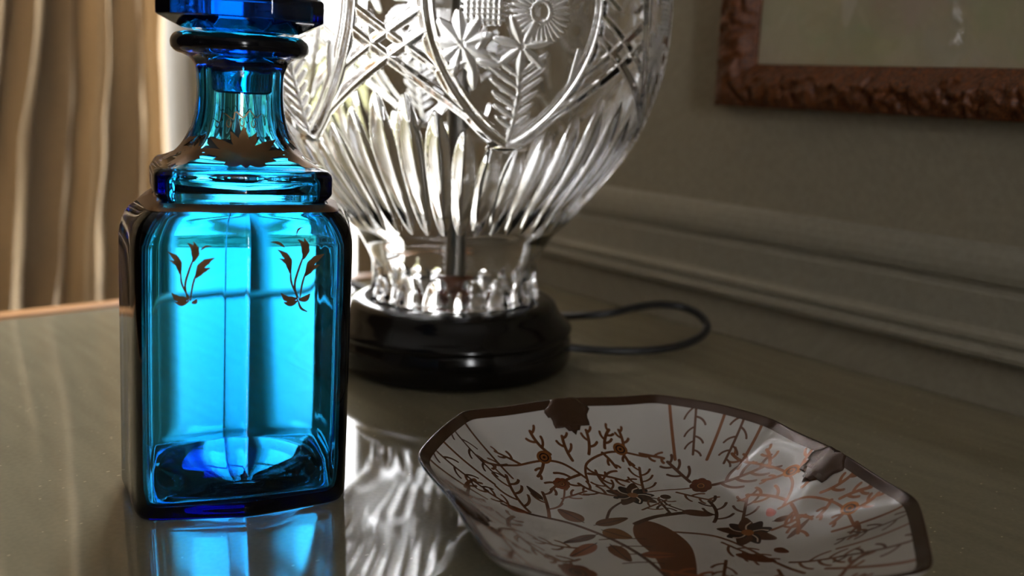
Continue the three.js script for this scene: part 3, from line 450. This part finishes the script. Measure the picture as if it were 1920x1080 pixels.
    for (const u of [-0.013, 0.0205]) { dot(...P(u, -0.003), 0.0030, 'rgb(140,84,34)'); ringc(...P(u, -0.003), 0.0017, 0.0005, DK); dot(...P(u, -0.003), 0.0006, DK); }
  };
  wallSpray(-0.004, -0.0575, 0); wallSpray(0.0590, 0.004, Math.PI / 2); wallSpray(0.004, 0.0575, Math.PI); wallSpray(-0.0590, -0.004, -Math.PI / 2);
  const scroll = (x, z, a, l) => { const n = 4, ca = Math.cos(a), sa = Math.sin(a); for (let i = 0; i < n; i++) { const t = (i + 0.5) / n, k = 0.0046 * (1.1 - 0.55 * t), bx = x + ca * l * t, bz = z + sa * l * t, q = a + (i % 2 ? 1.1 : -1.1), pts = []; for (let s = 0; s <= 8; s++) { const w = s / 8, r = k * (1 - 0.75 * w), b = q + w * 4.2 * (i % 2 ? 1 : -1); pts.push([bx + Math.cos(b) * r, bz + Math.sin(b) * r]); } stroke(pts, 0.0011, G2); } stroke([[x, z], [x + ca * l * 0.5 - sa * 0.001, z + sa * l * 0.5 + ca * 0.001], [x + ca * l, z + sa * l]], 0.0007, G2); };
  for (const [sx, sz] of [[-1, -1], [1, -1], [-1, 1], [1, 1]]) {
    for (const [x0, z0, x1, z1] of [[0.0480, 0.0790, 0.0350, 0.0480], [0.0650, 0.0580, 0.0450, 0.0405], [0.0745, 0.0440, 0.0520, 0.0290]]) stroke([[sx * x0, sz * z0], [sx * (x0 + x1) / 2, sz * (z0 + z1) / 2], [sx * x1, sz * z1]], 0.0012, G1);
    const a = Math.atan2(-sz * 0.026, -sx * 0.016); twig(sx * 0.0560, sz * 0.0690, a, 0.027, 6, 0.0006, G2, 0, 1.6, 0.55);  const b = Math.atan2(-sz * 0.017, -sx * 0.022); twig(sx * 0.0700, sz * 0.0510, b, 0.026, 6, 0.0006, G2, 0, 1.6, 0.55); 
  }
  const tex = new THREE.CanvasTexture(cv); tex.colorSpace = THREE.SRGBColorSpace; tex.anisotropy = 8; const texm = new THREE.CanvasTexture(cm);
  const china = phys({ color: 0xffffff, map: tex, metalness: 1, metalnessMap: texm, roughness: 1, roughnessMap: texm, clearcoat: 0.4, clearcoatRoughness: 0.04, ior: 1.5 });
  const plain = phys({ color: lin(0.48, 0.46, 0.43), roughness: 0.12 });
  const uvf = (p) => [p[0] / E + 0.5, 0.5 - p[2] / E];
  const rimAt = rows.findIndex((r) => Math.abs(r[0] - 0.0277) < 1e-6), NUd = 400;
  const up = rows.slice(0, rimAt + 1), down = rows.slice(rimAt);
  add('painted_bowl', grid(NUd, up.length, (u, v, i, j) => pt(up[j], u * 2 * Math.PI), true, true, uvf), china, d);
  add('underside', grid(NUd, down.length, (u, v, i, j) => pt(down[j], u * 2 * Math.PI), true, true), plain, d);
  // brown gilt round the rim
  const rimRows = rows.filter((r, i) => (i >= rimAt - 12 && i <= rimAt + 6) && r[1] < 0.0046), rimM = phys({ color: lin(0.055, 0.026, 0.014), metalness: 0.35, roughness: 0.2 });
  add('gilt_rim', grid(NUd, rimRows.length, (u, v, i, j) => { const f = u * 2 * Math.PI, p = pt(rimRows[j], f, 0.0001); p[1] += 0.00025; return p; }, true, true), rimM, d);
  // a shell-shaped gilt boss on the middle of each side
  const upAt = (inset) => { let j = 0; while (j < up.length - 1 && up[j + 1][1] > inset) j++; return up[j]; };
  for (const f0 of [0, Math.PI / 2, Math.PI, 1.5 * Math.PI]) {
    const g = grid(40, 16, (u, v) => { const a = u * Math.PI * 2, lob = 1 + 0.10 * Math.cos(7 * a), rr = v * lob, x = rr * 0.0094 * Math.sin(a), s = 0.0058 + rr * 0.0070 * Math.cos(a); const row = upAt(clamp(s, 0.0006, 0.03)), f = f0 + x / 0.078, p = pt(row, f), lift = 0.0011 * Math.sqrt(Math.max(0, 1 - v * v)) + 0.0002; return [p[0] * (1 - lift * 5), p[1] + lift, p[2] * (1 - lift * 5)]; });
    add('gilt_shell', g, rimM, d);
  }
}

// ---------------------------------------------------------------- picture on the wall
{
  const z0 = -0.4275, z1 = -0.02, y0 = 0.8962, y1 = 1.40, W = 0.026, P = 0.014;
  const f = thing('framed_picture', 'carved brown gold frame round a pale picture on the wall', 'picture', [XW, y0, (z0 + z1) / 2]);
  const hw = (z1 - z0) / 2, hh = y1 - y0;
  const mott = noiseTex(512, (u, v) => { const k = clamp(0.5 + 0.55 * tileN(u, v, 14) + 0.3 * tileN(u, v, 34), 0, 1); return [mix(0.18, 0.58, k), mix(0.085, 0.31, k), mix(0.03, 0.09, k)]; });
  mott.repeat.set(5, 0.35); const woodM = phys({ map: mott, roughness: 0.55, metalness: 0.0 });
  const prof = (s) => 0.006 + 0.008 * Math.pow(Math.sin(Math.PI * Math.pow(clamp(s * 0.92 + 0.05, 0, 1), 0.8)), 0.7) - 0.003 * sstep(0.72, 0.95, s);
  const carve = (a, s) => { const e = sstep(0, 0.1, s) * sstep(0.98, 0.8, s), k = a / 0.034, w = Math.exp(-Math.pow((s - 0.5) / 0.22, 2)); return e * (0.0018 * n2(a * 95, s * 2.6) + 0.0008 * n2(a * 230 + 5, s * 5)) + 0.0014 * w * (0.5 + 0.5 * Math.cos(k * 6.283 + 1.5 * Math.sin(a * 90))) + 0.0006 * Math.sin(a / 0.0012) * Math.exp(-Math.pow((s - 0.9) / 0.05, 2)); };
  // side: [start, along, inwards] in (z, y)
  const sides = [[[-hw, 0], [1, 0], [0, 1], 2 * hw], [[hw, 0], [0, 1], [-1, 0], hh], [[hw, hh], [-1, 0], [0, -1], 2 * hw], [[-hw, hh], [0, -1], [1, 0], hh]];
  for (const [o, al, inn, len] of sides) {
    const n = 620, g = grid(n, 30, (u, v) => {
      const s = clamp((v - 0.06) / 0.88, 0, 1), end = s * W, a = mix(end, len - end, u); let dep = prof(s) + carve(a, s);
      if (v < 0.05) dep = 0; if (v > 0.95) dep = 0.002;
      return [-dep, o[1] + al[1] * a + inn[1] * s * W, o[0] + al[0] * a + inn[0] * s * W];
    }, false, false);
    add('frame_side', g, woodM, f);
  }
  add('backing', box(-0.002, -0.0005, 0.004, hh - 0.004, -hw + 0.004, hw - 0.004), mat({ color: lin(0.2, 0.15, 0.1), roughness: 0.9 }), f);
  const cv = document.createElement('canvas'); cv.width = 512; cv.height = 640; const c = cv.getContext('2d');
  c.fillStyle = 'rgb(196,186,155)'; c.fillRect(0, 0, 512, 640);
  for (let i = 0; i < 900; i++) { c.fillStyle = `rgba(${150 + 50 * rnd()},${145 + 45 * rnd()},${120 + 40 * rnd()},0.10)`; c.beginPath(); c.arc(rnd() * 512, rnd() * 640, 4 + 26 * rnd(), 0, 7); c.fill(); }
  for (const [x, y, w, h] of [[92, 548, 9, 60], [152, 500, 8, 14], [176, 510, 7, 30], [132, 440, 9, 12], [230, 520, 7, 16]]) { c.fillStyle = 'rgba(214,208,192,0.55)'; c.beginPath(); c.ellipse(x, y, w, h, 0.1, 0, 7); c.fill(); }
  const t = new THREE.CanvasTexture(cv); t.colorSpace = THREE.SRGBColorSpace;
  add('picture_sheet', new THREE.PlaneGeometry(2 * hw - 2 * W + 0.004, hh - 2 * W + 0.004).rotateY(-Math.PI / 2).translate(-0.0026, hh / 2, 0), mat({ map: t, roughness: 0.9 }), f);
  add('glass_pane', new THREE.PlaneGeometry(2 * hw - 2 * W + 0.004, hh - 2 * W + 0.004).rotateY(-Math.PI / 2).translate(-0.0042, hh / 2, 0), M.pane, f);
}

renderer.render(scene, camera);
